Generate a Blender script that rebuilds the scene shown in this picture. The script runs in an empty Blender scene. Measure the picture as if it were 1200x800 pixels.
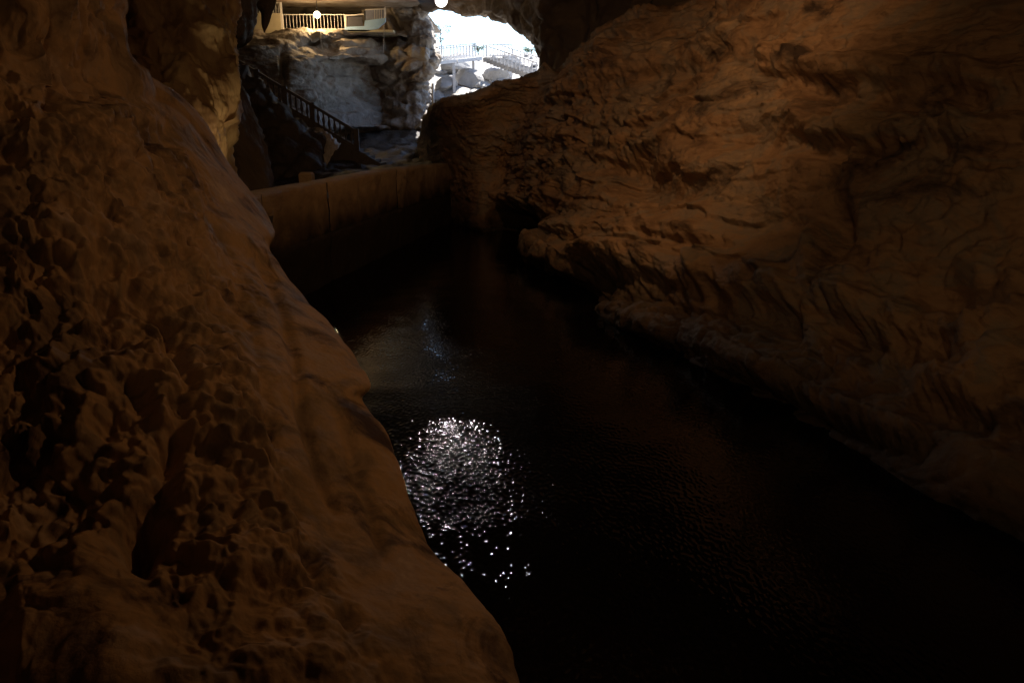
import bpy, math, random
import numpy as np

# ------------------------------------------------------------------ camera, world, sun, exposure
sc = bpy.context.scene
COL = sc.collection
CAMH = 4.2
PITCH = math.radians(16.0)
F = 26.0 / 36.0 * 1200.0
cam_d = bpy.data.cameras.new("camera")
cam_d.sensor_width = 36.0
cam_d.lens = 26.0
cam_d.clip_start = 0.05
cam_d.clip_end = 3000.0
cam = bpy.data.objects.new("camera", cam_d)
cam.location = (0, 0, CAMH)
cam.rotation_euler = (math.radians(90) - PITCH, 0, 0)
COL.objects.link(cam)
sc.camera = cam

SUN_EL, SUN_AZ = math.radians(62), math.radians(35)   # azimuth clockwise from +Y
world = bpy.data.worlds.new("World")
sc.world = world
world.use_nodes = True
wn = world.node_tree.nodes
wl = world.node_tree.links
bg = wn["Background"]
sky = wn.new("ShaderNodeTexSky")
sky.sky_type = 'NISHITA'
sky.sun_disc = False
sky.sun_elevation = SUN_EL
sky.sun_rotation = SUN_AZ
wl.new(sky.outputs[0], bg.inputs[0])
bg.inputs[1].default_value = 0.085
sky.ozone_density = 3.0
sky.dust_density = 0.3
sun_d = bpy.data.lights.new("sun", 'SUN')
sun_d.energy = 3.2
sun_d.angle = math.radians(0.5)
sun_d.color = (1.0, 0.95, 0.88)
sun = bpy.data.objects.new("sun", sun_d)
sun.rotation_euler = (math.radians(90) - SUN_EL, 0, math.radians(180) - SUN_AZ)
sun.location = (0, 0, 60)
COL.objects.link(sun)

sc.view_settings.view_transform = 'Standard'
sc.view_settings.look = 'None'
sc.view_settings.gamma = 1.0
sc.view_settings.use_curve_mapping = False
sc.view_settings.exposure = 2.3

sc.render.engine = 'CYCLES'
cy = sc.cycles
cy.max_bounces = 5
cy.diffuse_bounces = 4
cy.glossy_bounces = 3
cy.transmission_bounces = 3
cy.caustics_reflective = False
cy.caustics_refractive = False
cy.sample_clamp_indirect = 2.0
cy.use_denoising = True
try:
    cy.denoiser = 'OPENIMAGEDENOISE'
    cy.denoising_input_passes = 'RGB_ALBEDO_NORMAL'
except Exception:
    pass

# lamps: (power in watts, colour)
LAMP_WALKWAY = (125.0, (1.0, 0.64, 0.29))
LAMP_MOUTH = (80.0, (1.0, 0.93, 0.92))
FLOOD_LEFT = (46.0, (1.0, 0.50, 0.20))
NICHE_LIGHT = (13.0, (1.0, 0.70, 0.34))
FLOOD_BANK = (110.0, (1.0, 0.57, 0.26))
FLOOD_RIGHT = (168.0, (1.0, 0.51, 0.21))

rnd = random.Random(7)

# ------------------------------------------------------------------ pixel directions -> points at a chosen distance
CP, SP = math.cos(PITCH), math.sin(PITCH)


def P(px, py, d):
    """point seen at pixel (px,py) at axial depth d (numpy friendly)"""
    u = (np.asarray(px, float) - 600.0) / F
    v = (400.0 - np.asarray(py, float)) / F
    d = np.asarray(d, float)
    return np.stack(np.broadcast_arrays(u * d, (CP + SP * v) * d, CAMH + (-SP + CP * v) * d), -1)


def PY(px, py, Y):
    """point seen at pixel at forward distance Y"""
    v = (400.0 - np.asarray(py, float)) / F
    return P(px, py, np.asarray(Y, float) / (CP + SP * v))


def PZ(px, py, z=0.0):
    """point seen at pixel on the level z"""
    v = (400.0 - np.asarray(py, float)) / F
    return P(px, py, (z - CAMH) / (-SP + CP * v))


def proj(p):
    y, z = p[..., 1], p[..., 2] - CAMH
    d = np.maximum(y * CP - z * SP, 0.05)
    return 600.0 + F * p[..., 0] / d, 400.0 - F * (y * SP + z * CP) / d


# ------------------------------------------------------------------ noise in numpy
def _hash(ix, iy, iz, seed):
    h = (ix.astype(np.int64) * 374761393 + iy.astype(np.int64) * 668265263 + iz.astype(np.int64) * 2147483647 + seed * 1274126177) & 0xFFFFFFFF
    h = ((h ^ (h >> 13)) * 1274126177) & 0xFFFFFFFF
    h = ((h ^ (h >> 16)) * 2246822519) & 0xFFFFFFFF
    return (h ^ (h >> 15)) & 0xFFFFFFFF


def vnoise(p, seed=0):
    """smooth value noise -1..1"""
    i = np.floor(p)
    f = p - i
    i = i.astype(np.int64)
    f = f * f * f * (f * (f * 6 - 15) + 10)
    out = np.zeros(p.shape[:-1])
    for dx in (0, 1):
        wx = f[..., 0] if dx else 1 - f[..., 0]
        for dy in (0, 1):
            wy = f[..., 1] if dy else 1 - f[..., 1]
            for dz in (0, 1):
                wz = f[..., 2] if dz else 1 - f[..., 2]
                out += wx * wy * wz * (_hash(i[..., 0] + dx, i[..., 1] + dy, i[..., 2] + dz, seed) / 4294967295.0)
    return out * 2 - 1


def fbm(p, octaves=4, seed=0, gain=0.5, ridge=False):
    a, s, tot = 1.0, 0.0, 0.0
    q = p.copy()
    for o in range(octaves):
        n = vnoise(q, seed + o * 17)
        if ridge:
            n = 1 - 2 * np.abs(n)
        s = s + a * n
        tot += a
        a *= gain
        q = q * 2.03 + 13.7
    return s / tot


def worley(p, seed=0, f2=False):
    i = np.floor(p).astype(np.int64)
    b1 = np.full(p.shape[:-1], 9.0)
    b2 = np.full(p.shape[:-1], 9.0)
    for dx in (-1, 0, 1):
        for dy in (-1, 0, 1):
            for dz in (-1, 0, 1):
                cx, cy_, cz = i[..., 0] + dx, i[..., 1] + dy, i[..., 2] + dz
                h = _hash(cx, cy_, cz, seed)
                ox = cx + (h & 1023) / 1023.0
                oy = cy_ + ((h >> 10) & 1023) / 1023.0
                oz = cz + ((h >> 20) & 1023) / 1023.0
                d = (ox - p[..., 0]) ** 2 + (oy - p[..., 1]) ** 2 + (oz - p[..., 2]) ** 2
                if f2:
                    b2 = np.minimum(b2, np.maximum(b1, d))
                b1 = np.minimum(b1, d)
    if f2:
        return np.sqrt(b1), np.sqrt(b2)
    return np.sqrt(b1)


def sstep(a, b, x):
    t = np.clip((x - a) / (b - a), 0, 1)
    return t * t * (3 - 2 * t)


S3 = lambda p, sx, sy, sz, off=0.0: p / np.array([sx, sy, sz]) + off

# ------------------------------------------------------------------ mesh helpers
def tag(o, label=None, cat=None, group=None, kind=None):
    for k, v in (("label", label), ("category", cat), ("group", group), ("kind", kind)):
        if v:
            o[k] = v
    return o


def link(name, me, parent=None, mat=None):
    o = bpy.data.objects.new(name, me)
    COL.objects.link(o)
    if mat is not None and me is not None and not me.materials:
        me.materials.append(mat)
    if parent is not None:
        o.parent = parent
    return o


def empty(name, loc=(0, 0, 0), rz=0.0):
    o = bpy.data.objects.new(name, None)
    o.location = loc
    o.rotation_euler = (0, 0, rz)
    o.empty_display_size = 0.2
    COL.objects.link(o)
    return o


def mesh(name, V, Fc, smooth=False):
    me = bpy.data.meshes.new(name)
    me.from_pydata([tuple(map(float, v)) for v in V], [], [tuple(int(i) for i in f) for f in Fc])
    if smooth:
        me.polygons.foreach_set("use_smooth", [True] * len(me.polygons))
    me.update()
    return me


def grid_mesh(name, G, smooth=True, flip=False):
    n, m = G.shape[:2]
    me = bpy.data.meshes.new(name)
    idx = np.arange(n * m).reshape(n, m)
    q = np.stack([idx[:-1, :-1], idx[:-1, 1:], idx[1:, 1:], idx[1:, :-1]], -1).reshape(-1, 4)
    if flip:
        q = q[:, ::-1]
    nf = len(q)
    me.vertices.add(n * m)
    me.vertices.foreach_set("co", G.reshape(-1).astype(np.float32))
    me.loops.add(nf * 4)
    me.loops.foreach_set("vertex_index", q.reshape(-1).astype(np.int32))
    me.polygons.add(nf)
    me.polygons.foreach_set("loop_start", (np.arange(nf) * 4).astype(np.int32))
    me.polygons.foreach_set("use_smooth", np.full(nf, smooth))
    me.update(calc_edges=True)
    return me


def catmull(C, ts, axis):
    C = np.moveaxis(C, axis, 0)
    n = C.shape[0]
    i = np.clip(np.floor(ts).astype(int), 0, n - 2)
    t = (ts - i).reshape((-1,) + (1,) * (C.ndim - 1))
    g = lambda k: C[np.clip(k, 0, n - 1)]
    p0, p1, p2, p3 = g(i - 1), g(i), g(i + 1), g(i + 2)
    p0 = np.where((i == 0).reshape(t.shape), 2 * p1 - p2, p0)
    p3 = np.where((i == n - 2).reshape(t.shape), 2 * p2 - p1, p3)
    r = 0.5 * (2 * p1 + (p2 - p0) * t + (2 * p0 - 5 * p1 + 4 * p2 - p3) * t ** 2 + (3 * p1 - p0 - 3 * p2 + p3) * t ** 3)
    return np.moveaxis(r, 0, axis)


def params(counts):
    ts = []
    for k, c in enumerate(counts):
        ts += list(k + np.arange(c) / c)
    return np.array(ts + [len(counts)])


def surf(C, rc, cc):
    """control points C[rows, cols, 3] -> fine grid; rc/cc samples per interval"""
    return catmull(catmull(C, params(rc), 0), params(cc), 1)


def normals(G, toward=(0, 0, CAMH)):
    du = np.gradient(G, axis=1)
    dv = np.gradient(G, axis=0)
    n = np.cross(du, dv)
    n /= np.maximum(np.linalg.norm(n, axis=-1, keepdims=True), 1e-9)
    return n


def orient(n, G, mask, eye):
    s = np.sum(n * (np.asarray(eye) - G), -1)
    return n if np.sum(s[mask]) > 0 else -n


def unit_box():
    V = [(-.5, -.5, 0), (.5, -.5, 0), (.5, .5, 0), (-.5, .5, 0), (-.5, -.5, 1), (.5, -.5, 1), (.5, .5, 1), (-.5, .5, 1)]
    Q = [(0, 3, 2, 1), (4, 5, 6, 7), (0, 1, 5, 4), (1, 2, 6, 5), (2, 3, 7, 6), (3, 0, 4, 7)]
    return V, Q


def beam_mesh(name, a, b, w, h, up=(0, 0, 1)):
    """box along a->b, w wide, h tall, centred on the line"""
    a, b = np.array(a, float), np.array(b, float)
    d = b - a
    d /= np.linalg.norm(d)
    s = np.cross(d, up)
    s /= np.linalg.norm(s)
    t = np.cross(s, d)
    V = []
    for e in (a, b):
        for sx, sz in ((-1, -1), (1, -1), (1, 1), (-1, 1)):
            V.append(e + s * sx * w / 2 + t * sz * h / 2)
    Q = [(3, 2, 1, 0), (4, 5, 6, 7), (0, 1, 5, 4), (1, 2, 6, 5), (2, 3, 7, 6), (3, 0, 4, 7)]
    return mesh(name, V, Q)


def prism_mesh(name, poly, y0, y1):
    """polygon in x-z extruded along y"""
    n = len(poly)
    V = [(x, y0, z) for x, z in poly] + [(x, y1, z) for x, z in poly]
    Q = [tuple(range(n)), tuple(range(2 * n - 1, n - 1, -1))] + [(i, i + n, (i + 1) % n + n, (i + 1) % n) for i in range(n)]
    return mesh(name, V, Q)


def lathe_mesh(name, prof, n=10, smooth=True):
    V, Q = [], []
    for r, z in prof:
        for k in range(n):
            a = 2 * math.pi * k / n
            V.append((r * math.cos(a), r * math.sin(a), z))
    for j in range(len(prof) - 1):
        for k in range(n):
            Q.append((j * n + k, j * n + (k + 1) % n, (j + 1) * n + (k + 1) % n, (j + 1) * n + k))
    Q.append(tuple(range(n - 1, -1, -1)))
    Q.append(tuple(range((len(prof) - 1) * n, len(prof) * n)))
    return mesh(name, V, Q, smooth)


def tube_mesh(name, pts, r, n=6):
    pts = [np.array(p, float) for p in pts]
    rs = r if isinstance(r, (list, tuple)) else [r] * len(pts)
    V, Q = [], []
    for i, p in enumerate(pts):
        d = pts[min(i + 1, len(pts) - 1)] - pts[max(i - 1, 0)]
        d /= np.linalg.norm(d)
        s = np.cross(d, (0.31, 0.9, 0.11))
        s /= np.linalg.norm(s)
        t = np.cross(d, s)
        for k in range(n):
            a = 2 * math.pi * k / n
            V.append(p + rs[i] * (s * math.cos(a) + t * math.sin(a)))
    for j in range(len(pts) - 1):
        for k in range(n):
            Q.append((j * n + k, j * n + (k + 1) % n, (j + 1) * n + (k + 1) % n, (j + 1) * n + k))
    Q.append(tuple(range(n - 1, -1, -1)))
    Q.append(tuple(range((len(pts) - 1) * n, len(pts) * n)))
    return mesh(name, V, Q, True)


# ------------------------------------------------------------------ materials
def rock_mat(name, cols, scale=1.0, rough=(0.55, 0.9), bump=0.5, fine=40.0, stretch=(1, 1, 1), stain=None, spec=0.35):
    """cols: list of (pos, rgb) along a noise; stain: (rgb, scale, threshold)"""
    m = bpy.data.materials.new(name)
    m.use_nodes = True
    nt = m.node_tree
    N, L = nt.nodes, nt.links
    b = N["Principled BSDF"]
    tc = N.new("ShaderNodeTexCoord")
    mp = N.new("ShaderNodeMapping")
    mp.inputs["Scale"].default_value = stretch
    L.new(tc.outputs["Object"], mp.inputs[0])
    n1 = N.new("ShaderNodeTexNoise")
    n1.inputs["Scale"].default_value = scale
    n1.inputs["Detail"].default_value = 9
    n1.inputs["Roughness"].default_value = 0.62
    n1.inputs["Distortion"].default_value = 0.7
    L.new(mp.outputs[0], n1.inputs["Vector"])
    cr = N.new("ShaderNodeValToRGB")
    el = cr.color_ramp.elements
    el[0].position, el[0].color = cols[0][0], (*cols[0][1], 1)
    el[1].position, el[1].color = cols[-1][0], (*cols[-1][1], 1)
    for pos, c in cols[1:-1]:
        e = el.new(pos)
        e.color = (*c, 1)
    L.new(n1.outputs[0], cr.inputs[0])
    out = cr.outputs[0]
    if stain:
        n3 = N.new("ShaderNodeTexNoise")
        n3.inputs["Scale"].default_value = stain[1]
        n3.inputs["Detail"].default_value = 7
        n3.inputs["Roughness"].default_value = 0.65
        n3.inputs["Distortion"].default_value = 1.2
        L.new(mp.outputs[0], n3.inputs["Vector"])
        r3 = N.new("ShaderNodeMapRange")
        r3.inputs[1].default_value = stain[2]
        r3.inputs[2].default_value = stain[2] + 0.14
        L.new(n3.outputs[0], r3.inputs[0])
        mx = N.new("ShaderNodeMix")
        mx.data_type = 'RGBA'
        mx.inputs[7].default_value = (*stain[0], 1)
        L.new(r3.outputs[0], mx.inputs[0])
        L.new(out, mx.inputs[6])
        out = mx.outputs[2]
    L.new(out, b.inputs["Base Color"])
    n2 = N.new("ShaderNodeTexNoise")
    n2.inputs["Scale"].default_value = fine
    n2.inputs["Detail"].default_value = 6
    n2.inputs["Roughness"].default_value = 0.7
    L.new(mp.outputs[0], n2.inputs["Vector"])
    rr = N.new("ShaderNodeMapRange")
    rr.inputs[1].default_value, rr.inputs[2].default_value = 0.3, 0.7
    rr.inputs[3].default_value, rr.inputs[4].default_value = rough
    L.new(n1.outputs[0], rr.inputs[0])
    L.new(rr.outputs[0], b.inputs["Roughness"])
    vo = N.new("ShaderNodeTexVoronoi")
    vo.inputs["Scale"].default_value = fine * .45
    L.new(mp.outputs[0], vo.inputs["Vector"])
    hs = N.new("ShaderNodeMath")
    hs.operation = 'MULTIPLY_ADD'
    hs.inputs[1].default_value = -.8
    L.new(vo.outputs["Distance"], hs.inputs[0])
    L.new(n2.outputs[0], hs.inputs[2])
    bp = N.new("ShaderNodeBump")
    bp.inputs["Strength"].default_value = bump
    bp.inputs["Distance"].default_value = 0.9 / fine
    L.new(hs.outputs[0], bp.inputs["Height"])
    L.new(bp.outputs[0], b.inputs["Normal"])
    b.inputs["Specular IOR Level"].default_value = spec
    return m


def plain_mat(name, c, rough=0.7, metal=0.0, var=0.25, scale=6.0, bump=0.2):
    return rock_mat(name, [(0.3, tuple(x * (1 - var) for x in c)), (0.7, tuple(min(1, x * (1 + var * .6)) for x in c))],
                    scale, (max(0, rough - .1), min(1, rough + .1)), bump, 30.0)


def emit_mat(name, c, s):
    m = bpy.data.materials.new(name)
    m.use_nodes = True
    b = m.node_tree.nodes["Principled BSDF"]
    b.inputs["Base Color"].default_value = (0.8, 0.8, 0.8, 1)
    b.inputs["Emission Color"].default_value = (*c, 1)
    b.inputs["Emission Strength"].default_value = s
    return m


M = {}
M['left'] = rock_mat('flowstone_brown', [(0.30, (.13, .085, .055)), (0.44, (.27, .20, .135)), (0.54, (.40, .27, .155)), (0.62, (.36, .27, .20)), (0.78, (.60, .46, .32))], 1.9, (.62, .92), .42, 45.0, (1, 1, .7), ((.065, .042, .036), 1.3, .53), spec=.18)
M['right'] = rock_mat('limestone_ochre', [(0.25, (.16, .10, .065)), (0.41, (.30, .20, .125)), (0.49, (.40, .27, .165)), (0.56, (.30, .25, .20)), (0.65, (.43, .31, .20)), (0.8, (.58, .49, .38))], .55, (.55, .9), .6, 16.0, (1, 1, 1.6), ((.07, .05, .04), .5, .55))
M['column'] = rock_mat('flowstone_cream', [(0.3, (.22, .14, .08)), (0.5, (.40, .29, .17)), (0.7, (.60, .49, .30))], 1.2, (.5, .85), .5, 30.0, (1.6, 1.6, .5))
M['mud'] = rock_mat('floor_mud', [(0.3, (.03, .025, .02)), (0.6, (.065, .055, .045)), (0.8, (.09, .08, .065))], .8, (.5, .8), .5, 14.0)
M['dark'] = rock_mat('limestone_dark', [(0.3, (.05, .043, .036)), (0.6, (.105, .088, .07)), (0.8, (.15, .13, .105))], .8, (.6, .9), .5, 14.0)
M['cliff'] = rock_mat('limestone_grey_tan', [(0.28, (.14, .11, .085)), (0.46, (.25, .22, .185)), (0.6, (.33, .30, .265)), (0.78, (.43, .40, .365))], .55, (.6, .9), .5, 10.0, (1, 1, 1.3), ((.15, .10, .065), .45, .53))
M['ceiling'] = rock_mat('limestone_ceiling', [(0.3, (.12, .095, .075)), (0.6, (.25, .20, .15)), (0.8, (.32, .27, .21))], .4, (.6, .9), .6, 8.0)
M['ground'] = rock_mat('rubble_ground', [(0.3, (.24, .22, .20)), (0.6, (.42, .40, .37)), (0.8, (.52, .50, .46))], .8, (.7, .95), .7, 9.0)
M['boulder'] = rock_mat('boulder_limestone', [(0.3, (.26, .25, .24)), (0.6, (.42, .41, .40)), (0.8, (.55, .54, .52))], .9, (.6, .9), .5, 12.0)
M['white_drape'] = rock_mat('flowstone_white', [(0.3, (.42, .41, .40)), (0.6, (.62, .61, .60)), (0.8, (.72, .71, .70))], 1.5, (.4, .7), .4, 20.0, (2, 2, .4))
M['concrete'] = rock_mat('concrete_stained', [(0.3, (.28, .20, .13)), (0.55, (.42, .32, .21)), (0.8, (.50, .40, .28))], .8, (.6, .85), .5, 22.0, (1, 1, 1.5), ((.13, .09, .06), .7, .6))
def dark_base(m_, z0, z1, c):
    """blends the stone colour to a dark tone towards its base"""
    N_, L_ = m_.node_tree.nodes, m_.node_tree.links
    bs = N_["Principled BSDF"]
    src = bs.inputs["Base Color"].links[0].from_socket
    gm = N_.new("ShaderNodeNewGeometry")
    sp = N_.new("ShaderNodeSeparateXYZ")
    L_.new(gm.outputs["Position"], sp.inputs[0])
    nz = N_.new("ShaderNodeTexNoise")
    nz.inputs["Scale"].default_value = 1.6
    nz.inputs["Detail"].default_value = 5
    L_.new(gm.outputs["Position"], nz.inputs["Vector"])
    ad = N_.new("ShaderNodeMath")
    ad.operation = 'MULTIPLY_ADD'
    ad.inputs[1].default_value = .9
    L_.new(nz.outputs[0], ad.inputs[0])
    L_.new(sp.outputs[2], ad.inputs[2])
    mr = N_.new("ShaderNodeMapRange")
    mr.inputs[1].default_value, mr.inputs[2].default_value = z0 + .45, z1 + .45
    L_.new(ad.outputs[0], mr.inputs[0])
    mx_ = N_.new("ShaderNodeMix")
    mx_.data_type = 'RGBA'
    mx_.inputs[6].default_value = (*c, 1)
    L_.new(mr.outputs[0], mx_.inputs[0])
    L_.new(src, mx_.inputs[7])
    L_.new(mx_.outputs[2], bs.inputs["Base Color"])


dark_base(M['concrete'], 1.4, 2.45, (.03, .024, .018))  # masonry wall: fade into darkness on the lower face, painted into its colour
dark_base(M['right'], .1, 1.3, (.045, .034, .025))  # ochre wall: darker towards the water
M['dark_concrete'] = plain_mat('concrete_dark', (.13, .12, .11), .8, 0, .3, 2.5, .4)
M['white_paint'] = plain_mat('paint_white', (.62, .61, .60), .5, 0, .08)
M['cream_paint'] = plain_mat('paint_cream', (.46, .41, .29), .7, 0, .12, 2.0)
M['blue_paint'] = plain_mat('paint_blue', (.32, .52, .80), .6, 0, .12, 2.0)
M['dark_panel'] = plain_mat('panel_dark', (.07, .07, .09), .6)
M['black_metal'] = plain_mat('metal_black', (.03, .03, .032), .5)
M['leaf'] = plain_mat('leaves_green', (.06, .11, .035), .6, 0, .4, 3.0)
M['bark'] = plain_mat('bark', (.12, .09, .06), .9)
M['bulb_warm'] = emit_mat('bulb_warm', (1.0, .86, .58), 3.0)
M['bulb_white'] = emit_mat('bulb_white', (1.0, .93, .92), 1.6)
M['lens'] = emit_mat('lens_orange', (1.0, .5, .15), 1.0)

# water
m = bpy.data.materials.new('dark_pool_water')
m.use_nodes = True
N, L = m.node_tree.nodes, m.node_tree.links
b = N["Principled BSDF"]
b.inputs["Base Color"].default_value = (.0016, .0018, .0022, 1)
b.inputs["Roughness"].default_value = 0.004
b.inputs["IOR"].default_value = 1.33
tc = N.new("ShaderNodeTexCoord")
nA = N.new("ShaderNodeTexNoise")
nA.inputs["Scale"].default_value = 13.0
nA.inputs["Detail"].default_value = 0.0
nA.inputs["Roughness"].default_value = 0.5
nB = N.new("ShaderNodeTexNoise")
nB.inputs["Scale"].default_value = 1.3
nB.inputs["Detail"].default_value = 0.0
add = N.new("ShaderNodeMath")
add.operation = 'MULTIPLY_ADD'
add.inputs[1].default_value = 3.0
wmp = N.new("ShaderNodeMapping")
wmp.inputs["Scale"].default_value = (1.7, .95, 1)
wmp.inputs["Rotation"].default_value = (0, 0, .25)
L.new(tc.outputs["Object"], wmp.inputs[0])
L.new(wmp.outputs[0], nA.inputs["Vector"])
L.new(tc.outputs["Object"], nB.inputs["Vector"])
L.new(nB.outputs[0], add.inputs[0])
L.new(nA.outputs[0], add.inputs[2])
bp = N.new("ShaderNodeBump")
bp.inputs["Strength"].default_value = 1.0
bp.inputs["Distance"].default_value = 0.0132
sub = N.new("ShaderNodeVectorMath")
sub.operation = 'DISTANCE'
sub.inputs[1].default_value = (-0.6, 7.6, 0)
L.new(tc.outputs["Object"], sub.inputs[0])
msk = N.new("ShaderNodeMapRange")
msk.interpolation_type = 'SMOOTHSTEP'
msk.inputs[1].default_value, msk.inputs[2].default_value = 0.3, 3.8
msk.inputs[3].default_value, msk.inputs[4].default_value = 1.0, 0.26
L.new(sub.outputs["Value"], msk.inputs[0])
L.new(msk.outputs[0], bp.inputs["Strength"])
L.new(add.outputs[0], bp.inputs["Height"])
L.new(bp.outputs[0], b.inputs["Normal"])
M['water'] = m

# ------------------------------------------------------------------ the pool
xs = np.linspace(-24, 16, 81)
ys = np.linspace(-9, 46, 111)
X, Y = np.meshgrid(xs, ys)
Z = 0.006 * vnoise(np.stack([X * .7, Y * .7, X * 0], -1), 3)
water = link('water', grid_mesh('water', np.stack([X, Y, Z], -1)), None, M['water'])
tag(water, 'dark rippled pool on the cave floor between the rock walls', kind='structure')
bed = link('pool_bed', grid_mesh('pool_bed', np.stack([X, Y, Z * 0 - 2.5 + .3 * fbm(np.stack([X * .3, Y * .3, X * 0], -1), 3, 5)], -1)), None, M['dark'])
tag(bed, 'dark rocky bed under the pool', kind='structure')

# ------------------------------------------------------------------ left flowstone wall, close to the camera
sil = [(-420, 40, 10.5), (-140, 80, 9.6), (0, 118, 9.0), (42, 136, 8.8), (84, 168, 8.8), (115, 208, 9.2), (150, 243, 9.5), (190, 266, 9.6), (232, 297, 9.6), (262, 317, 9.4), (276, 319, 9.1), (290, 311, 8.7), (330, 331, 8.3),
       (390, 395, 7.6), (432, 421, 7.2), (452, 430, 6.95), (468, 420, 6.75), (495, 440, 6.5), (540, 463, 6.2), (590, 481, 5.9), (640, 499, 5.6), (685, 541, 5.3), (735, 578, 5.0),
       (800, 608, 4.6), (950, 680, 3.9), (1200, 830, 3.3), (1500, 1000, 3.1)]
rows = []
sy_ = [-420, 0, 84, 232, 330, 432, 540, 640, 735, 800, 950, 1200, 1500]
sxs = [next(b for a, b, c in sil if a == k) for k in sy_]
dss = [next(c for a, b, c in sil if a == k) for k in sy_]
for y, sx, ds in sil:
    sxi, dsi = float(np.interp(y, sy_, sxs)), float(np.interp(y, sy_, dss))
    d0 = float(np.interp(y, [-420, 0, 400, 800, 1200, 1500], [8.2, 6.6, 5.1, 3.6, 2.8, 2.5]))
    r = [P(-750, y, d0 * .58), P(-250, y, d0 * .80), P(0, y, d0)]
    for s in (.3, .6, .85):
        d = 1.0 / ((1 - s) / d0 + s / dsi) * (1 - .07 * math.sin(math.pi * s))
        r.append(P(s * sxi, y, d))
    r.append(P(sx - 7, y, ds * .985))
    r += [P(sx - 2, y, ds * 1.05), P(sx - 40, y, ds * 1.22), P(sx - 130, y, ds * 1.6), P(sx - 260, y, ds * 2.6)]
    rows.append(np.array(r))
C = np.array(rows)
nr = len(sil) - 1
rc = []
for k in range(nr):
    y0, y1 = sil[k][0], sil[k + 1][0]
    vis = max(0, min(820, y1) - max(-10, y0))
    rc.append(max(8, int(vis * .86)) if vis > 0 else 24)
cc = [14, 36, 100, 120, 110, 90, 30, 24, 16, 12]
G = surf(C, rc, cc)
px, py = proj(G)
front = np.zeros(G.shape[:2], bool)
front[:, :sum(cc[:6])] = True
n = orient(normals(G), G, front, (0, 0, CAMH))
# smooth flowstone to the right of this line, nodular to its left
yl = [-420, 0, 84, 180, 260, 330, 420, 520, 600, 640, 720, 800, 1500]
xl = [120, 105, 150, 225, 250, 285, 305, 325, 345, 370, 430, 480, 800]
xb = np.interp(py, yl, xl) + 22 * fbm(S3(G, .8, .8, .8), 3, 41)
nod = 1 - sstep(-45, 30, px - xb)
back = np.zeros_like(nod)
back[:, sum(cc[:6]):] = 1
nod = nod * (1 - back) * (1 - .5 * sstep(610, 760, py))
big = fbm(S3(G, 1.3, 1.3, 1.7), 4, 11)
ribs = fbm(S3(G, .32, .32, 1.6) + .4 * vnoise(S3(G, .5, .5, .9), 8)[..., None], 3, 23, ridge=True)
warp = .35 * np.stack([vnoise(S3(G, .16, .16, .2), 90), vnoise(S3(G, .16, .16, .2), 91), vnoise(S3(G, .16, .16, .2), 92)], -1)
w0 = worley(S3(G, .22, .22, .30) + warp * .6, 30)
w1 = worley(S3(G, .11, .11, .14) + warp * .6, 31)
w2 = worley(S3(G, .055, .055, .065) + warp * 2, 32)
fine = fbm(S3(G, .05, .05, .05), 3, 51)
pop0 = np.clip(1 - (w0 * 1.02) ** 2, 0, 1)
pop = np.clip(1 - (w1 * 1.02) ** 2, 0, 1)
pit = np.clip(1 - worley(S3(G, .13, .13, .16) + 7.3, 35) * 2.6, 0, 1)
pop2 = np.clip(1 - w2 * 1.2, 0, 1)
amt = .7 + .3 * sstep(-.35, .35, fbm(S3(G, .7, .7, .9), 2, 71))
disp = nod * (.26 * big + .14 * ribs + .075 * (.4 + .6 * amt) * pop0 * 1.7 + .115 * amt * pop + .026 * pop2 + .012 * fine - .05 * pit - .12)
fold = fbm(S3(G, .42, .42, 2.6) + .3 * vnoise(S3(G, .9, .9, 1.4), 77)[..., None], 3, 61, ridge=True)
disp += (1 - nod) * (.10 * fbm(S3(G, 1.5, 1.5, 1.9), 3, 12) + .022 * fold + .014 * fbm(S3(G, .25, .25, .35), 4, 14) + .004 * fine)


def curve_feature(px, py, pts, w_in, amp, horizontal=False):
    """gaussian groove/ridge along a polyline given by (y, x) or (x, y) knots"""
    a = np.array(pts, float)
    if horizontal:
        t, s = px, py
    else:
        t, s = py, px
    c = np.interp(t, a[:, 0], a[:, 1])
    end = sstep(a[0, 0] - 12, a[0, 0] + 18, t) * (1 - sstep(a[-1, 0] - 18, a[-1, 0] + 12, t))
    return amp * end * np.exp(-((s - c) / w_in) ** 2)


for _ in range(2):                      # weathered: round the creases a little
    q_ = np.pad(disp, 1, mode='edge')
    disp = (q_[:-2, 1:-1] + q_[2:, 1:-1] + q_[1:-1, :-2] + q_[1:-1, 2:] + 2 * q_[1:-1, 1:-1]) / 6.0
fr = 1 - back
# dark vertical groove and the hollow at its foot
disp += fr * curve_feature(px, py, [(380, 200), (450, 215), (520, 205), (600, 180), (660, 160)], 15, -.16)
disp += fr * -.42 * np.exp(-((px - 168) / 30) ** 2 - ((py - 622) / 34) ** 2)
disp += fr * -.22 * np.exp(-((px - 150) / 60) ** 2 - ((py - 365) / 34) ** 2)
# smooth lobed boulder-like bulge at the foot
lob = np.exp(-(np.maximum(0, np.hypot((px - 85) / 112, (py - 765) / 118) - .45) / .42) ** 2)
disp = disp * (1 - .6 * lob * fr) + fr * .20 * lob
# finger of smooth stone high up and the hollow below it
disp += fr * curve_feature(px, py, [(-80, 70), (0, 108), (45, 132), (84, 156), (105, 172)], 24, .34)
disp += fr * -.42 * np.exp(-((px - 105) / 75) ** 2 - ((py - 92) / 34) ** 2)
disp += fr * -.25 * np.exp(-((px - 60) / 90) ** 2 - ((py - 55) / 30) ** 2)
disp += fr * -.20 * np.exp(-((px - 180) / 40) ** 2 - ((py - 160) / 30) ** 2)
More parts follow.
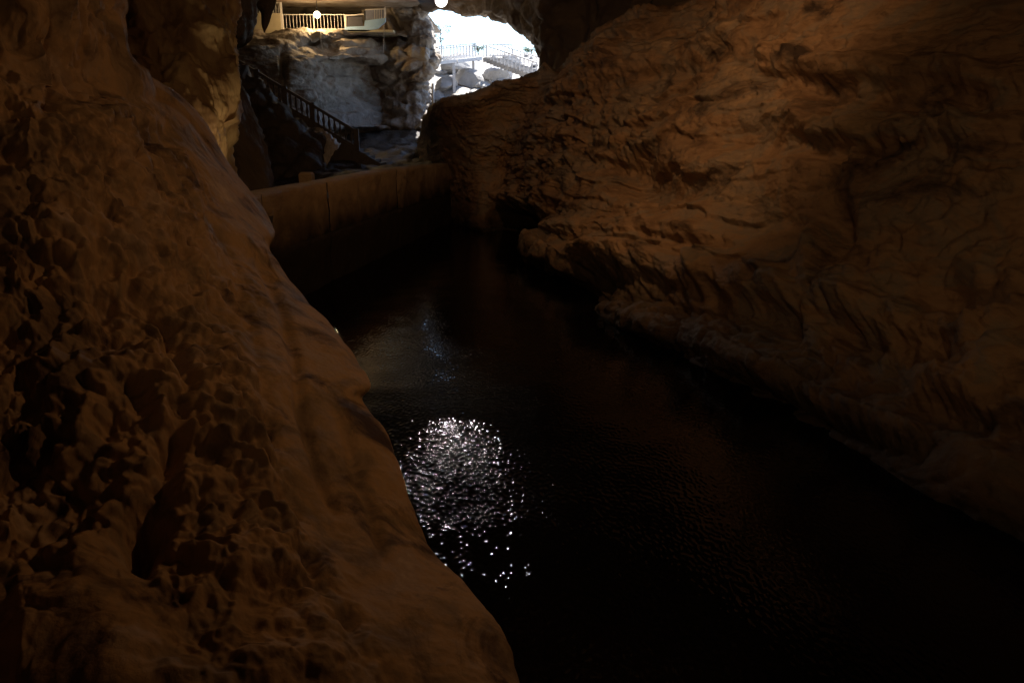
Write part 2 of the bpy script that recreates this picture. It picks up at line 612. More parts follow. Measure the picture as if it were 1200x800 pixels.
# creases between the flowstone lobes
disp += fr * curve_feature(px, py, [(300, 300), (360, 328), (420, 346), (470, 352), (540, 372), (600, 398)], 7, -.06)
disp += fr * curve_feature(px, py, [(240, 235), (300, 268), (380, 296), (480, 312), (560, 330)], 9, -.045)
disp += fr * curve_feature(px, py, [(462, 385), (520, 412), (580, 430), (660, 450)], 8, -.04)
disp += fr * curve_feature(px, py, [(560, 335), (620, 350), (680, 372), (760, 420)], 12, -.05)
G = G + n * disp[..., None]
tag(link('cave_wall', grid_mesh('cave_wall', G), None, M['left']), 'brown flowstone wall with nodular face and smooth flowing edge beside the pool', kind='structure')

# ------------------------------------------------------------------ right limestone wall
Sx = [(488, 174, 48.0), (494, 149, 38.0), (515, 119, 31.0), (557, 104, 28.6), (602, 85, 28.4), (640, 74, 28.6), (690, 48, 27.5), (750, 22, 25.0), (850, -18, 20.5), (1000, -70, 16.0), (1200, -130, 13.0), (1500, -260, 10.0), (1950, -420, 8.0)]
Wx = [(497, 250), (508, 254), (532, 262), (562, 271), (596, 272), (640, 302), (705, 362), (770, 402), (880, 462), (1040, 552), (1200, 640), (1480, 800), (1950, 1080)]
fr_ = [0, .07, .16, .28, .4, .52, .64, .76, .88, 1.0]
cols = []
for (sx, sy, sd), (wx, wy) in zip(Sx, Wx):
    S = P(sx, sy, sd)
    W = PZ(wx, wy, 0.0)
    wd = (W[1] * CP - (W[2] - CAMH) * SP)
    c = [P(sx + 18, sy + 46, sd + 9.0), P(sx + 6, sy + 14, sd + 4.0), P(sx, sy + 1, sd + .9)]
    for f in fr_[1:-1]:
        d = 1.0 / ((1 - f) / sd + f / wd) if f > 0 else sd
        d *= 1 + .05 * math.sin(math.pi * f)
        c.append(P(sx + (wx - sx) * f, sy + (wy - sy) * f, d))
    c.append(W)
    c.append(W + np.array([.1, .3, -1.6]))
    cols.append(np.array(c))
C = np.array(cols).transpose(1, 0, 2)          # rows: top to water, cols: left to right
rc = [6, 10, 30, 44, 60, 62, 62, 62, 62, 56, 44, 12]
cc = [30, 36, 44, 56, 60, 70, 64, 84, 104, 110, 40, 24]
G = surf(C, rc, cc)
px, py = proj(G)
front = np.zeros(G.shape[:2], bool)
front[40:-30, :] = True
n = orient(normals(G), G, front, (0, 0, CAMH))
dist = np.linalg.norm(G - np.array([0, 0, CAMH]), axis=-1)
sc_ = np.clip(dist / 22.0, .42, 1.25)           # nearer stone shows finer relief
q = G.copy()
q[..., 2] += .09 * G[..., 1]     # gently dipping beds
big = fbm(S3(G, 4.5, 4.5, 3.2), 4, 111)
beds = fbm(S3(q, 5.0, 5.0, .55) + .5 * vnoise(S3(G, 2, 2, 1.2), 18)[..., None], 4, 123)
ridg = fbm(S3(G, 1.6, 1.6, 1.1), 5, 131, ridge=True)
wq = S3(q, 1.1, 1.1, .75) + .5 * np.stack([vnoise(S3(G, .8, .8, .6), 190), vnoise(S3(G, .8, .8, .6), 191), vnoise(S3(G, .8, .8, .6), 192)], -1)
f1, f2 = worley(wq, 132, True)
blk = sstep(0, .35, f2 - f1)
f1b, f2b = worley(S3(q, .34, .34, .26) + .3 * vnoise(S3(G, .3, .3, .3), 195)[..., None], 134, True)
blk2 = sstep(0, .4, f2b - f1b)
rough_zone = sstep(-.2, .35, fbm(S3(G, 2.8, 2.8, 2.0), 3, 141))
fine = fbm(S3(G, .35, .35, .25), 5, 151, .6)
tz = q[..., 2] / .95 + 1.1 * fbm(S3(G, 4.0, 4.0, 3.0), 3, 171) + .22 * fbm(S3(G, .9, .9, .9), 3, 172)
sw = tz - np.floor(tz)
ter = (1 - sw) * sstep(0, .10, sw)
tz2 = q[..., 2] / .34 + 1.3 * fbm(S3(G, 3.0, 3.0, 2.0), 3, 173) + .3 * fbm(S3(G, .5, .5, .5), 3, 174)
sw2 = tz2 - np.floor(tz2)
ter2 = (1 - sw2) * sstep(0, .14, sw2)
tm = sstep(-.25, .4, fbm(S3(G, 3.5, 3.5, 1.6), 3, 175))
tf = .25 + .75 * sstep(560, 720, px)
disp = sc_ * (.25 * tf * ter * (.25 + .75 * tm) + .075 * tf * ter2 * (1 - .6 * tm) + .60 * big + .20 * beds + .12 * ridg * rough_zone + .16 * (blk - .6) * rough_zone + .07 * (blk2 - .6) * (.25 + .75 * rough_zone) + .085 * fine)


def ledge(px, py, pts, w, amp):
    a = np.array(pts, float)
    yl = np.interp(px, a[:, 0], a[:, 1]) + 12 * fbm(np.stack([px * .03, px * 0, px * 0 + amp * 7], -1), 4, 9, .6)
    t = (py - yl) / w
    end = sstep(a[0, 0] - 20, a[0, 0] + 25, px) * (1 - sstep(a[-1, 0] - 30, a[-1, 0] + 30, px))
    f = np.exp(-((t + .45) / .5) ** 2) * np.where(t < 0, 1, np.exp(-(t / .08) ** 2)) - .9 * np.exp(-((t - .55) / .5) ** 2) * sstep(-.05, .22, t)
    return amp * end * f * np.clip(.75 + .9 * fbm(np.stack([px * .022, py * .008, px * 0 + amp * 3], -1), 3, 19), .1, 1.6)


disp += ledge(px, py, [(572, 236), (600, 246), (622, 252), (650, 248)], 24, .7)
disp += ledge(px, py, [(640, 268), (690, 272), (730, 280), (800, 278), (840, 280)], 22, .40)
disp += ledge(px, py, [(620, 312), (700, 322), (760, 324), (830, 338), (900, 350), (960, 364), (1060, 388), (1140, 398)], 40, .46)
disp += ledge(px, py, [(700, 372), (760, 392), (820, 412), (900, 445), (1000, 490), (1080, 520)], 26, .28)
disp += ledge(px, py, [(1050, 455), (1110, 470), (1210, 500), (1400, 560)], 34, .28)
disp += ledge(px, py, [(640, 122), (700, 108), (760, 82), (830, 52), (880, 40)], 26, .45)
disp += ledge(px, py, [(880, 70), (980, 95), (1090, 100), (1230, 112)], 30, .32)
disp += ledge(px, py, [(900, 150), (980, 162), (1100, 175), (1250, 170)], 26, .26)
for hx, hy, rx, ry, am in ((727, 192, 34, 20, -.9), (770, 215, 46, 22, -.7), (606, 258, 24, 16, -1.0), (690, 165, 12, 8, -.4), (985, 262, 16, 34, -.45), (1100, 345, 42, 36, -.5), (1045, 445, 70, 30, -.35), (650, 66, 8, 14, -1.2), (900, 250, 70, 34, -.35), (880, 160, 50, 26, -.4)):
    disp += am * np.exp(-((px - hx) / rx) ** 2 - ((py - hy) / ry) ** 2)
for hx, hy, rx, ry, am in ((722, 302, 44, 18, .55), (960, 290, 14, 30, .35), (1140, 185, 12, 44, .22), (1130, 430, 70, 36, .35), (830, 320, 10, 40, .3), (645, 285, 14, 18, .6), (1160, 545, 60, 40, .3), (640, 74, 10, 8, .5)):
    disp += am * np.exp(-((px - hx) / rx) ** 2 - ((py - hy) / ry) ** 2)
# knobbly cluster of lumps low on the right
zone = np.exp(-((px - 1165) / 42) ** 4 - ((py - 362) / 50) ** 4)
disp += zone * (.30 * np.clip(1 - worley(S3(G, .34, .34, .34), 161) * 1.1, 0, 1) + .10)
disp *= .35 + .65 * sstep(535, 600, px)
topfade = np.ones(len(G))
topfade[:16] = np.linspace(.2, .7, 16)
disp *= topfade[:, None]
G = G + n * disp[..., None]
tag(link('cave_wall', grid_mesh('cave_wall', G), None, M['right']), 'ochre limestone wall with dipping ledges rising from the pool opposite the flowstone', kind='structure')

# ------------------------------------------------------------------ stone columns behind the flowstone edge
def rock_sheet(name, C, rc, cc, mat, amps, seed, eye=(0, 0, CAMH), extra=None, label=None, cat=None, kind=None):
    G = surf(np.array(C), rc, cc)
    n = orient(normals(G), G, np.ones(G.shape[:2], bool), eye)
    d = 0
    for kind_, s, a, k in amps:
        s3 = s if isinstance(s, tuple) else (s, s, s)
        qq = S3(G, *s3) + seed * .37
        if kind_ == 'fbm':
            d = d + a * fbm(qq, 5, seed + k)
        elif kind_ == 'ridge':
            d = d + a * fbm(qq, 4, seed + k, ridge=True)
        elif kind_ == 'block':
            a1, a2 = worley(qq, seed + k, True)
            d = d + a * (sstep(0, .35, a2 - a1) - .6)
        elif kind_ == 'lump':
            d = d + a * np.clip(1 - worley(qq, seed + k) * 1.1, 0, 1)
    if extra is not None:
        px, py = proj(G)
        d = d + extra(px, py)
    G = G + n * d[..., None]
    o = link(name, grid_mesh(name, G), None, mat)
    return tag(o, label, cat, None, kind)


# tall cream-streaked column just behind
C = []
for y, r_, d in ((-90, 262, 14.5), (0, 268, 14.2), (40, 266, 14.0), (75, 264, 13.7), (100, 266, 13.4), (122, 262, 13.3), (150, 255, 13.2), (200, 262, 13.2), (270, 280, 13.2), (340, 300, 13.2)):
    C.append([P(60, y, d + 1.5), P(110, y, d - 1.0), P(150, y, d - 1.6), P(190, y, d - 1.5), P(225, y, d - 1.1), P(r_ - 16, y, d - .4), P(r_ - 3, y, d), P(r_, y, d + .9), P(r_ - 12, y, d + 2.2), P(r_ - 50, y, d + 4)])
rock_sheet('stone_column', C, [20, 34, 30, 26, 22, 26, 30, 16, 12], [10, 20, 26, 30, 34, 26, 16, 12, 8], M['column'],
           [('ridge', (.5, .5, 3.0), .26, 1), ('fbm', (.9, .9, 1.4), .30, 2), ('lump', (.22, .22, .3), .08, 3), ('fbm', .12, .03, 4)], 300,
           extra=lambda px, py: curve_feature(px, py, [(-40, 208), (0, 214), (40, 232), (75, 246), (110, 252), (150, 246)], 7, .34) - .3 * np.exp(-((px - 190) / 16) ** 2 - ((py - 70) / 50) ** 2),
           label='tall fluted brown stone column with a cream streaked ridge behind the flowstone edge', cat='stone column')
# darker column further back
C = []
for y, l_, r_, d in ((-90, 235, 300, 23.0), (0, 240, 302, 22.6), (18, 240, 300, 22.4), (31, 240, 297, 22.2), (42, 240, 289, 22.2), (52, 242, 277, 22.2), (75, 244, 274, 22.2), (100, 246, 283, 22.0), (130, 246, 299, 21.6), (165, 240, 312, 21.3), (215, 235, 322, 21.0), (300, 230, 330, 21.0)):
    r_ -= 11
    C.append([P(l_ - 40, y, d + 3), P(l_, y, d), P((l_ + r_) / 2, y, d - 1.0), P(r_ - 10, y, d - .5), P(r_ - 1, y, d + .2), P(r_ - 2, y, d + 1.2), P(r_ - 20, y, d + 3)])
rock_sheet('stone_column', C, [12, 14, 12, 12, 12, 16, 18, 20, 22, 22, 20], [8, 18, 24, 14, 8, 8], M['dark'],
           [('ridge', (.8, .8, 3.5), .20, 1), ('fbm', (1.2, 1.2, 1.8), .30, 2), ('lump', (.5, .5, .6), .14, 3), ('fbm', .25, .05, 4)], 330,
           label='dark narrow waisted stone column between the streaked column and the staircase', cat='stone column')

# stalactites
def stalactite(pts, label, mat, seed, name='stalactite', n=22):
    """pts: (px, py, half width px, depth)"""
    V, Q = [], []
    pts = np.array(pts, float)
    tt = np.linspace(0, len(pts) - 1, 34)
    D = catmull(pts, tt, 0)
    for x, y, hw, d in D:
        c = P(x, y, d)
        r = hw * d / F
        for k in range(n):
            a = 2 * math.pi * k / n
            V.append(c + r * np.array([math.cos(a), .8 * math.sin(a), 0]))
    V = np.array(V)
    V += (.12 * vnoise(V / .5 + seed, seed) * np.repeat(np.clip(D[:, 2:3] / 8, 0.1, 1), n, 0)[:, 0])[:, None] * np.array([1, .7, .3])
    for j in range(len(D) - 1):
        for k in range(n):
            Q.append((j * n + k, j * n + (k + 1) % n, (j + 1) * n + (k + 1) % n, (j + 1) * n + k))
    o = link(name, mesh(name, V, Q, True), None, mat)
    return tag(o, label, 'stalactite')


stalactite([(316, -60, 22, 26), (314, -20, 14, 26), (313, 0, 10.5, 26), (312, 12, 9.2, 26), (311, 22, 7.2, 26), (310.5, 31, 3.8, 26), (310, 36, 1.6, 26), (310, 38.5, .8, 26)], 'large pointed dark stalactite hanging in front of the cream parapet', M['dark'], 3)
stalactite([(284, -60, 22, 24.5), (284, -20, 17, 24.5), (285, 0, 13, 24.5), (287, 8, 9, 24.5), (289, 15, 5, 24.5), (290, 19, 1.5, 24.5)], 'blunt short dark stalactite beside the waisted stone column', M['dark'], 8)

# ------------------------------------------------------------------ cave floor, cliff, ceilings, enclosure
gx = np.linspace(-30, -1.0, 170)
gy = np.linspace(14, 64, 220)
X, Y = np.meshgrid(gx, gy)
Z = np.interp(Y, [14, 24, 34, 44, 52, 58, 64], [1.2, 1.7, 2.1, 2.4, 2.9, 4.0, 5.5])
wallx = np.interp(Y, [12.2, 40.2], [-6.6, -1.98])
Z = np.where((X > wallx - .5) & (Y < 41), -2.0, Z)
Z += .45 * fbm(np.stack([X * .45, Y * .45, X * 0], -1), 4, 400) + .25 * fbm(np.stack([X * 1.1, Y * .8, X * 0], -1), 4, 402, ridge=True) + .12 * fbm(np.stack([X * 2, Y * 2, X * 0], -1), 4, 401)
tag(link('cave_floor', grid_mesh('cave_floor', np.stack([X, Y, Z], -1)), None, M['mud']), 'dark uneven cave floor rising from the masonry wall to the cave mouth', kind='structure')

# cliff under the walkway
FLOOR_Z = float(PY(370, 37.5, 57)[2])
C = []
cpx = [200, 262, 300, 322, 342, 362, 382, 405, 430, 452, 475]
def crow(py, ys_):
    return [PY(x, py, y) for x, y in zip(cpx, ys_)]
e0 = np.array([[PY(x, 38, 57)[0], 71, FLOOR_Z - .1] for x in cpx])
e1 = np.array([[PY(x, 38, 57)[0] * .99, 57.2, FLOOR_Z - .12] for x in cpx])
C.append(e0)
C.append(e1)
yb = np.array([44, 45, 46, 47, 48, 49.6, 51.8, 54.2, 56.6, 58.6, 60.0])
C.append(crow(42, np.maximum(yb + 2.5, 54)))
C.append(crow(52, yb + np.array([2, 2, 2, 2.2, 3, 4.2, 3, 1.2, .6, .3, 0])))
C.append(crow(62, yb + np.array([1.5, 1.5, 1.4, 1.2, 1.5, 2, 1.2, .3, 0, -.2, -.4])))
C.append(crow(68, yb + np.array([1.2, 1.2, 1, .7, .5, .6, .2, -.4, -.6, -.8, -.8])))
C.append(crow(74, yb + np.array([1.0, 1.0, .8, .4, 0, 0, 1.6, 1.6, 1.4, .6, 0])))
C.append(crow(90, yb + np.array([.8, .8, .6, .2, -.4, -.4, .8, 1.2, 1.4, 1.4, 1.2])))
C.append(crow(112, yb + np.array([0, 0, 0, 0, -.8, -1.2, -.4, .2, .6, .8, .8])))
C.append(crow(135, yb + np.array([-1, -1, -1, -.5, -1.3, -1.8, -1.4, -1, -.6, -.2, 0])))
C.append(crow(148, yb + np.array([-2, -2, -2, -1, -1.8, -2.2, -2.4, -2.4, -2.2, -1.6, -1])))
C.append(crow(156, yb + np.array([-2, -2, -2, -1, -1.8, -2.2, -1.2, -.2, 0, .5, .8])))
C.append(crow(185, yb + np.array([-3, -3, -3, -2, -2.6, -3, -2, -1, -1, -.5, 0])))
rock_sheet('cave_wall', C, [6, 10, 16, 16, 14, 14, 26, 32, 32, 18, 12, 16], [14, 22, 26, 26, 26, 26, 26, 26, 24, 22], M['cliff'],
           [('fbm', (3.0, 3.0, 1.3), .45, 1), ('fbm', (5.0, 5.0, .5), .22, 5), ('ridge', (2.4, 2.4, .8), .16, 2), ('block', (2.4, 2.4, .8), .12, 3), ('fbm', (.8, .8, .35), .10, 4)], 500,
           extra=lambda px, py: np.where(py > 42, -.8 * np.exp(-((px - 376) / 18) ** 2 - ((py - 49 + (px - 376) * .18) / 2.5) ** 2) - 1.1 * np.exp(-((px - 332) / 3.5) ** 2 - ((py - 78) / 16) ** 2) - .6 * np.exp(-((px - 440) / 26) ** 2 - ((py - 142) / 4) ** 2), 0),
           label='grey and tan limestone cliff face below the railed walkway', kind='structure')
# pillar of broken rock left of the mouth
C = []
for y, l_, r_, Yd in ((-70, 446, 506, 50.5), (-20, 448, 500, 50.5), (8, 450, 499, 51), (20, 452, 499, 51), (34, 453, 505, 50.5), (45, 455, 509, 50), (56, 452, 512, 49.5), (68, 450, 514, 49), (80, 448, 509, 49), (95, 446, 503, 49.5), (112, 446, 502, 49.5), (132, 446, 500, 49.0), (150, 444, 498, 48.5), (158, 444, 497, 49.5), (185, 444, 497, 47.5)):
    Yd += 9.0
    C.append([PY(l_ - 26, y, Yd + 1), PY(l_ - 4, y, Yd + .2), PY(l_ + 14, y, Yd - .2), PY(r_ - 24, y, Yd - .3), PY(r_ - 8, y, Yd - .2), PY(r_, y, Yd + .8), PY(r_ - 1, y, Yd + 3), PY(r_ - 8, y, Yd + 9), PY(r_ - 22, y, Yd + 22)])
rock_sheet('cave_wall', C, [6, 10, 14, 16, 14, 14, 14, 14, 16, 18, 20, 18, 10, 14], [8, 14, 22, 22, 14, 10, 10, 10], M['cliff'],
           [('fbm', (2.0, 2.0, 1.5), .40, 1), ('block', (1.9, 1.9, 1.1), .36, 2), ('ridge', (1.0, 1.0, .8), .2, 3), ('fbm', .3, .10, 4)], 540,
           extra=lambda px, py: -.9 * np.exp(-((px - 466 - (py - 30) * .5) / 4) ** 2 - ((py - 32) / 14) ** 2),
           label='grey broken rock pillar between the walkway and the cave mouth', kind='structure')

# wall around the cave mouth (behind the right wall's crest)
mx = [(430, -6), (470, 4), (496, 8), (520, 11), (560, 15), (585, 19), (600, 25), (612, 33), (622, 42), (631, 53), (635, 62)]
C = []
for x, y in mx:
    a = PY(x, y, np.interp(x, [430, 500, 560, 600, 636], [62, 58.5, 52.5, 48.5, 45.5]))
    C.append([a + [0, 4.0, .9], a + [0, 1.2, .12], a, a + [0, -.8, .7], a + [0, -1.6, 1.8], a + [0, -3.2, 3.5], a + [0, -6, 6.0]])
a = PY(636, 68, 45.5)
for dx, dz in ((0, 0), (.3, -2.0), (1.0, -6.0), (3.5, -9.5), (40, -9.5)):
    p = a + [dx, 0, dz]
    tz = 16.0
    C.append([p + [.6, 4, 0], p + [.15, 1.2, 0], p, p + [.9, -.8, .9], p + [2.0, -1.6, 2.2], [p[0] + 3, p[1] - 3.2, max(p[2] + 4.5, 6)], [p[0] + 6, p[1] - 6, tz]])
C = np.array([[np.array(q, float) for q in r] for r in C])
rock_sheet('cave_wall', C, [10, 10, 12, 16, 12, 12, 12, 12, 12, 12, 8, 10, 12, 14, 12], [8, 12, 14, 16, 16, 16], M['ceiling'],
           [('fbm', 2.2, .28, 1), ('ridge', 1.1, .16, 2), ('block', 1.4, .22, 3), ('fbm', .4, .07, 4)], 560,
           label='dark rock arch framing the top of the bright cave mouth', kind='structure')

# ceiling
gx = np.linspace(-60, 60, 240)
X, T = np.meshgrid(gx, np.linspace(0, 1, 170))
Y = -30 + T * (np.interp(gx, [-60, -7, -1, 2, 60], [44.2, 56, 50, 44.2, 44.2])[None, :] + 30)
Z = np.interp(Y, [-30, 0, 20, 30, 44.2, 58], [9, 10.5, 11.2, 11.6, 12.6, 14.2])
Z = Z + 1.2 * fbm(np.stack([X * .18, Y * .18, X * 0], -1), 4, 600) + .35 * fbm(np.stack([X * .8, Y * .8, X * 0], -1), 4, 601)
Z = np.maximum(Z, CAMH + .19 * np.maximum(Y, 8))
tag(link('cave_ceiling', grid_mesh('cave_ceiling', np.stack([X, Y, Z], -1)), None, M['ceiling']), 'rough cave roof over the pool', kind='structure')
gx = np.linspace(-60, -6.6, 150)
gy = np.linspace(43.6, 75, 120)
X, Y = np.meshgrid(gx, gy)
Z = np.interp(Y, [43.6, 50, 56, 62, 75], [12.6, 12.7, 12.75, 12.75, 12.4])
Z = Z + .25 * fbm(np.stack([X * .25, Y * .25, X * 0], -1), 4, 610) + .15 * fbm(np.stack([X * .9, Y * 1.3, X * 0], -1), 4, 611, ridge=True)
Z = np.maximum(Z, CAMH + .151 * np.minimum(Y, 57.5))
tag(link('cave_ceiling', grid_mesh('cave_ceiling', np.stack([X, Y, Z], -1)), None, M['cliff']), 'pale low cave roof over the railed walkway', kind='structure')

# enclosing rock out of view: behind the walkway, left, right and behind
def wall_sheet(a, b, z0, z1, seed, label, mat):
    a, b = np.array(a, float), np.array(b, float)
    nn, mm = 60, 26
    t = np.linspace(0, 1, nn)[None, :, None]
    zz = np.linspace(z0, z1, mm)[:, None]
    base = a + (b - a) * t[0]
    G = np.zeros((mm, nn, 3))
    G[..., 0] = base[None, :, 0]
    G[..., 1] = base[None, :, 1]
    G[..., 2] = zz
    d = np.array([-(b - a)[1], (b - a)[0]])
    d = d / np.linalg.norm(d)
    f = .9 * fbm(G * .25, 4, seed) + .3 * fbm(G * .9, 3, seed + 1)
    G[..., 0] += d[0] * f
    G[..., 1] += d[1] * f
    tag(link('cave_wall', grid_mesh('cave_wall', G), None, mat), label, kind='structure')


wall_sheet((-62, 72), (-9.6, 72), -3, 17, 620, 'shadowed rock wall at the back of the railed walkway', M['cliff'])
wall_sheet((-24, -30), (-24, 74), -3, 18, 630, 'dark rock wall far behind the stone columns', M['dark'])
wall_sheet((30, -30), (30, 46), -3, 18, 640, 'dark rock wall far behind the ochre wall', M['dark'])
wall_sheet((-62, -14), (62, -14), -3, 18, 650, 'dark rock wall closing the cave behind the viewpoint', M['dark'])

# ------------------------------------------------------------------ mound below the staircase
C = []
tops = [(225, 62), (255, 76), (285, 98), (315, 120), (345, 144), (362, 158), (374, 168), (378, 178)]
for k, (x, y) in enumerate(tops):
    c = [PY(x + 2, y + 4, 38.5), PY(x, y, 36.6)]
    for f, Yd in ((.2, 35.2), (.45, 34.2), (.7, 33.4), (1.0, 32.6)):
        c.append(PY(x - 6 * f - (14 * f if k > 5 else 0), y + (262 - y) * f, Yd + (1.0 if k > 5 else 0)))
    C.append(c)
C = np.array(C).transpose(1, 0, 2)
rock_sheet('rock_mound', C, [8, 20, 30, 30, 24], [16, 22, 24, 24, 18, 14, 8], M['dark'],
           [('fbm', 2.2, .35, 1), ('lump', .95, .55, 2), ('lump', .4, .14, 3), ('fbm', .25, .05, 4)], 700,
           label='dark lumpy rock mound under the balustraded staircase', cat='rock mound')
# white drapery
C = []
for x, y0, y1, Yd in ((366, 152, 212, 37.4), (373, 150, 208, 36.9), (380, 154, 204, 36.6), (388, 160, 192, 36.6), (396, 167, 176, 36.9), (399, 169, 172, 37.6)):
    C.append([PY(x, y0, Yd + .6), PY(x, y0 + (y1 - y0) * .12, Yd), PY(x - 1, y0 + (y1 - y0) * .5, Yd - .3), PY(x - 3, y1, Yd - .5)])
C = np.array(C).transpose(1, 0, 2)
rock_sheet('flowstone_drapery', C, [8, 16, 20], [12, 14, 14, 12, 6], M['white_drape'],
           [('ridge', (.22, .22, 2.2), .10, 1), ('fbm', .6, .10, 2)], 720, label='small white flowstone drapery below the lower end of the staircase', cat='flowstone')

# ------------------------------------------------------------------ low masonry wall across the pool
WA, WB = np.array([-6.6, 12.2]), np.array([-1.98, 40.2])
def wall_pt(px):
    """ground point of the wall line seen in that pixel column"""
    lo, hi = 0.0, 1.0
    for _ in range(40):
        t = (lo + hi) / 2
        q = WA + (WB - WA) * t
        x_, _y = proj(np.array([q[0], q[1], 1.8]))
        if x_ < px:
            lo = t
        else:
            hi = t
    return WA + (WB - WA) * lo
root = empty('masonry_wall', (*wall_pt(400), 0))
tag(root, 'low ochre masonry wall with block joints closing off the far end of the pool', 'wall')
dirw = (WB - WA) / np.linalg.norm(WB - WA)
nrm = np.array([dirw[1], -dirw[0]])
tops = [(262, 240), (312, 228), (387, 214), (466, 198), (510, 193), (553, 190)]
inv = root.location.copy()
for k in range(len(tops) - 1):
    xa, ya = tops[k]
    xb_, yb = tops[k + 1]
    pa, pb = wall_pt(xa), wall_pt(xb_)
    za = float(PY(xa, ya, pa[1])[2])
    zb = float(PY(xb_, yb, pb[1])[2])
    pa = pa + dirw * .02
    pb = pb - dirw * .02
    courses = [(-1.2, .50), (.504, 1.0)]
    for ci, (c0, c1) in enumerate(courses):
        nn, mm = 44, 18
        s = np.linspace(0, 1, nn)[None, :]
        t = np.linspace(0, 1, mm)[:, None]
        ztop = za + (zb - za) * s
        lo_ = c0 if c0 < 0 else c0 * ztop
        zz = lo_ + (c1 * ztop - lo_) * t
        ex = np.minimum(np.minimum(s, 1 - s) * np.linalg.norm(pb - pa), (1 - t) * 1.2)
        rnd_ = .05 * (1 - np.exp(-np.maximum(ex, 0) / .05)) - .05
        G = np.zeros((mm + 1, nn, 3))
        off = rnd_ * .7 - .012 * (ci - 1)
        G[:mm, :, 0] = pa[0] + (pb[0] - pa[0]) * s
        G[:mm, :, 1] = pa[1] + (pb[1] - pa[1]) * s
        G[:mm, :, 2] = zz
        off = off + .10 * fbm(G[:mm] * .9, 4, 730) + .05 * fbm(G[:mm] * 2.6, 3, 733) + .015 * fbm(G[:mm] * 7, 3, 731) + .03 * rnd.uniform(-1, 1)
        G[:mm, :, 0] += nrm[0] * off
        G[:mm, :, 1] += nrm[1] * off
        G[mm] = G[mm - 1]
        G[mm, :, 0] -= nrm[0] * .7
        G[mm, :, 1] -= nrm[1] * .7
        G -= np.array(inv)
        o = link('block', grid_mesh('block', G), root, M['concrete'])
core = []
pa, pb = wall_pt(262), wall_pt(553)
za, zb = float(PY(262, 241, pa[1])[2]) - .12, float(PY(553, 190, pb[1])[2]) - .12
q0, q1 = pa - nrm * .09, pb - nrm * .09
q2, q3 = pb - nrm * .75, pa - nrm * .75
V = [(q[0] - inv[0], q[1] - inv[1], z) for z in (-1.2, None) for q, z_ in ((q0, za), (q1, zb), (q2, zb), (q3, za)) for z in [(-1.2 if z is not None else z_)]]
o = link('core', mesh('core', V, [(3, 2, 1, 0), (4, 5, 6, 7), (0, 1, 5, 4), (1, 2, 6, 5), (2, 3, 7, 6), (3, 0, 4, 7)]), root, M['dark_concrete'])
# short post standing on the path behind the wall
o = link('stone_post', mesh('stone_post', *(lambda p: ([(p[0] + a * .22, p[1] + b_ * .2, z) for z, s in ((1.0, 1), (p[2] - .06, 1), (p[2], .8)) for a, b_ in ((-s, -s), (s, -s), (s, s), (-s, s))], [(0, 1, 5, 4), (1, 2, 6, 5), (2, 3, 7, 6), (3, 0, 4, 7), (4, 5, 9, 8), (5, 6, 10, 9), (6, 7, 11, 10), (7, 4, 8, 11), (8, 9, 10, 11), (3, 2, 1, 0)]))(PY(359, 202, 26.0))), None, M['concrete'])
tag(o, 'short square stone post just behind the masonry wall', 'post')

# ------------------------------------------------------------------ staircase with balustrade
ST_Y = 39.0
A = PY(262, 82, ST_Y)      # nosing line, upper end
B = PY(424, 178, ST_Y)     # lower end
Bx = PY(446, 192, ST_Y)
root = empty('staircase', (float(B[0]), ST_Y, float(B[2]) - 1.0))
tag(root, 'dark concrete staircase with vase balusters descending beside the cliff', 'staircase')
rl = np.array(root.location)
slope = (A[2] - B[2]) / (A[0] - B[0])
def st(x, dz=0.0, dy=0.0):
    return np.array([x, ST_Y + dy, B[2] + slope * (x - B[0]) + dz]) - rl
nst = 26
x_hi, x_lo = A[0], Bx[0]
run = (x_lo - x_hi) / nst
for k in range(nst):
    x0 = x_hi + run * k
    ztop = B[2] + slope * (x0 + run - B[0]) - .02
    V, Q = unit_box()
    me = mesh('step', [((x0 + run / 2 - rl[0]) + v[0] * (run - .004), v[1] * 1.7 + .95, ztop - rl[2] - .18 + v[2] * .18) for v in V], Q)
    link('step', me, root, M['dark_concrete'])
poly = [st(x_hi, -.02), st(x_lo, -.02), st(x_lo, -1.6), st(B[0] - 2.2, -1.7), st(x_hi, -1.0)]
link('stringer', prism_mesh('stringer', [(p[0], p[2]) for p in poly], -.08, .09), root, M['dark_concrete'])
# bottom rail, hand rail
xe = PY(418, 165, ST_Y)[0]
HR = .86
link('base_rail', beam_mesh('base_rail', st(x_hi, .06), st(xe, .06), .2, .12), root, M['dark_concrete'])
link('hand_rail', beam_mesh('hand_rail', st(x_hi, HR), st(xe, HR), .22, .13), root, M['dark_concrete'])
posts_px = [270, 302, 333, 364, 420]
pxs = [PY(x, 100, ST_Y)[0] if x < 420 else xe for x in posts_px]
for x in pxs:
    V, Q = unit_box()
    p = st(x, -.05)
    link('newel_post', mesh('newel_post', [(p[0] + v[0] * .24, v[1] * .26, p[2] + v[2] * (HR + .17)) for v in V], Q), root, M['dark_concrete'])
bal = lathe_mesh('baluster', [(.055, 0), (.055, .07), (.035, .10), (.06, .2), (.085, .29), (.07, .4), (.04, .52), (.032, .6), (.05, .63), (.05, .70)], 10)
bal.materials.append(M['dark_concrete'])
for a_, b_ in zip(pxs[:-1], pxs[1:]):
    k = max(2, int(round((b_ - a_) / .285)))
    for j in range(1, k):
        x = a_ + (b_ - a_) * j / k
        o = link('baluster', bal, root)
        o.location = st(x, .10)

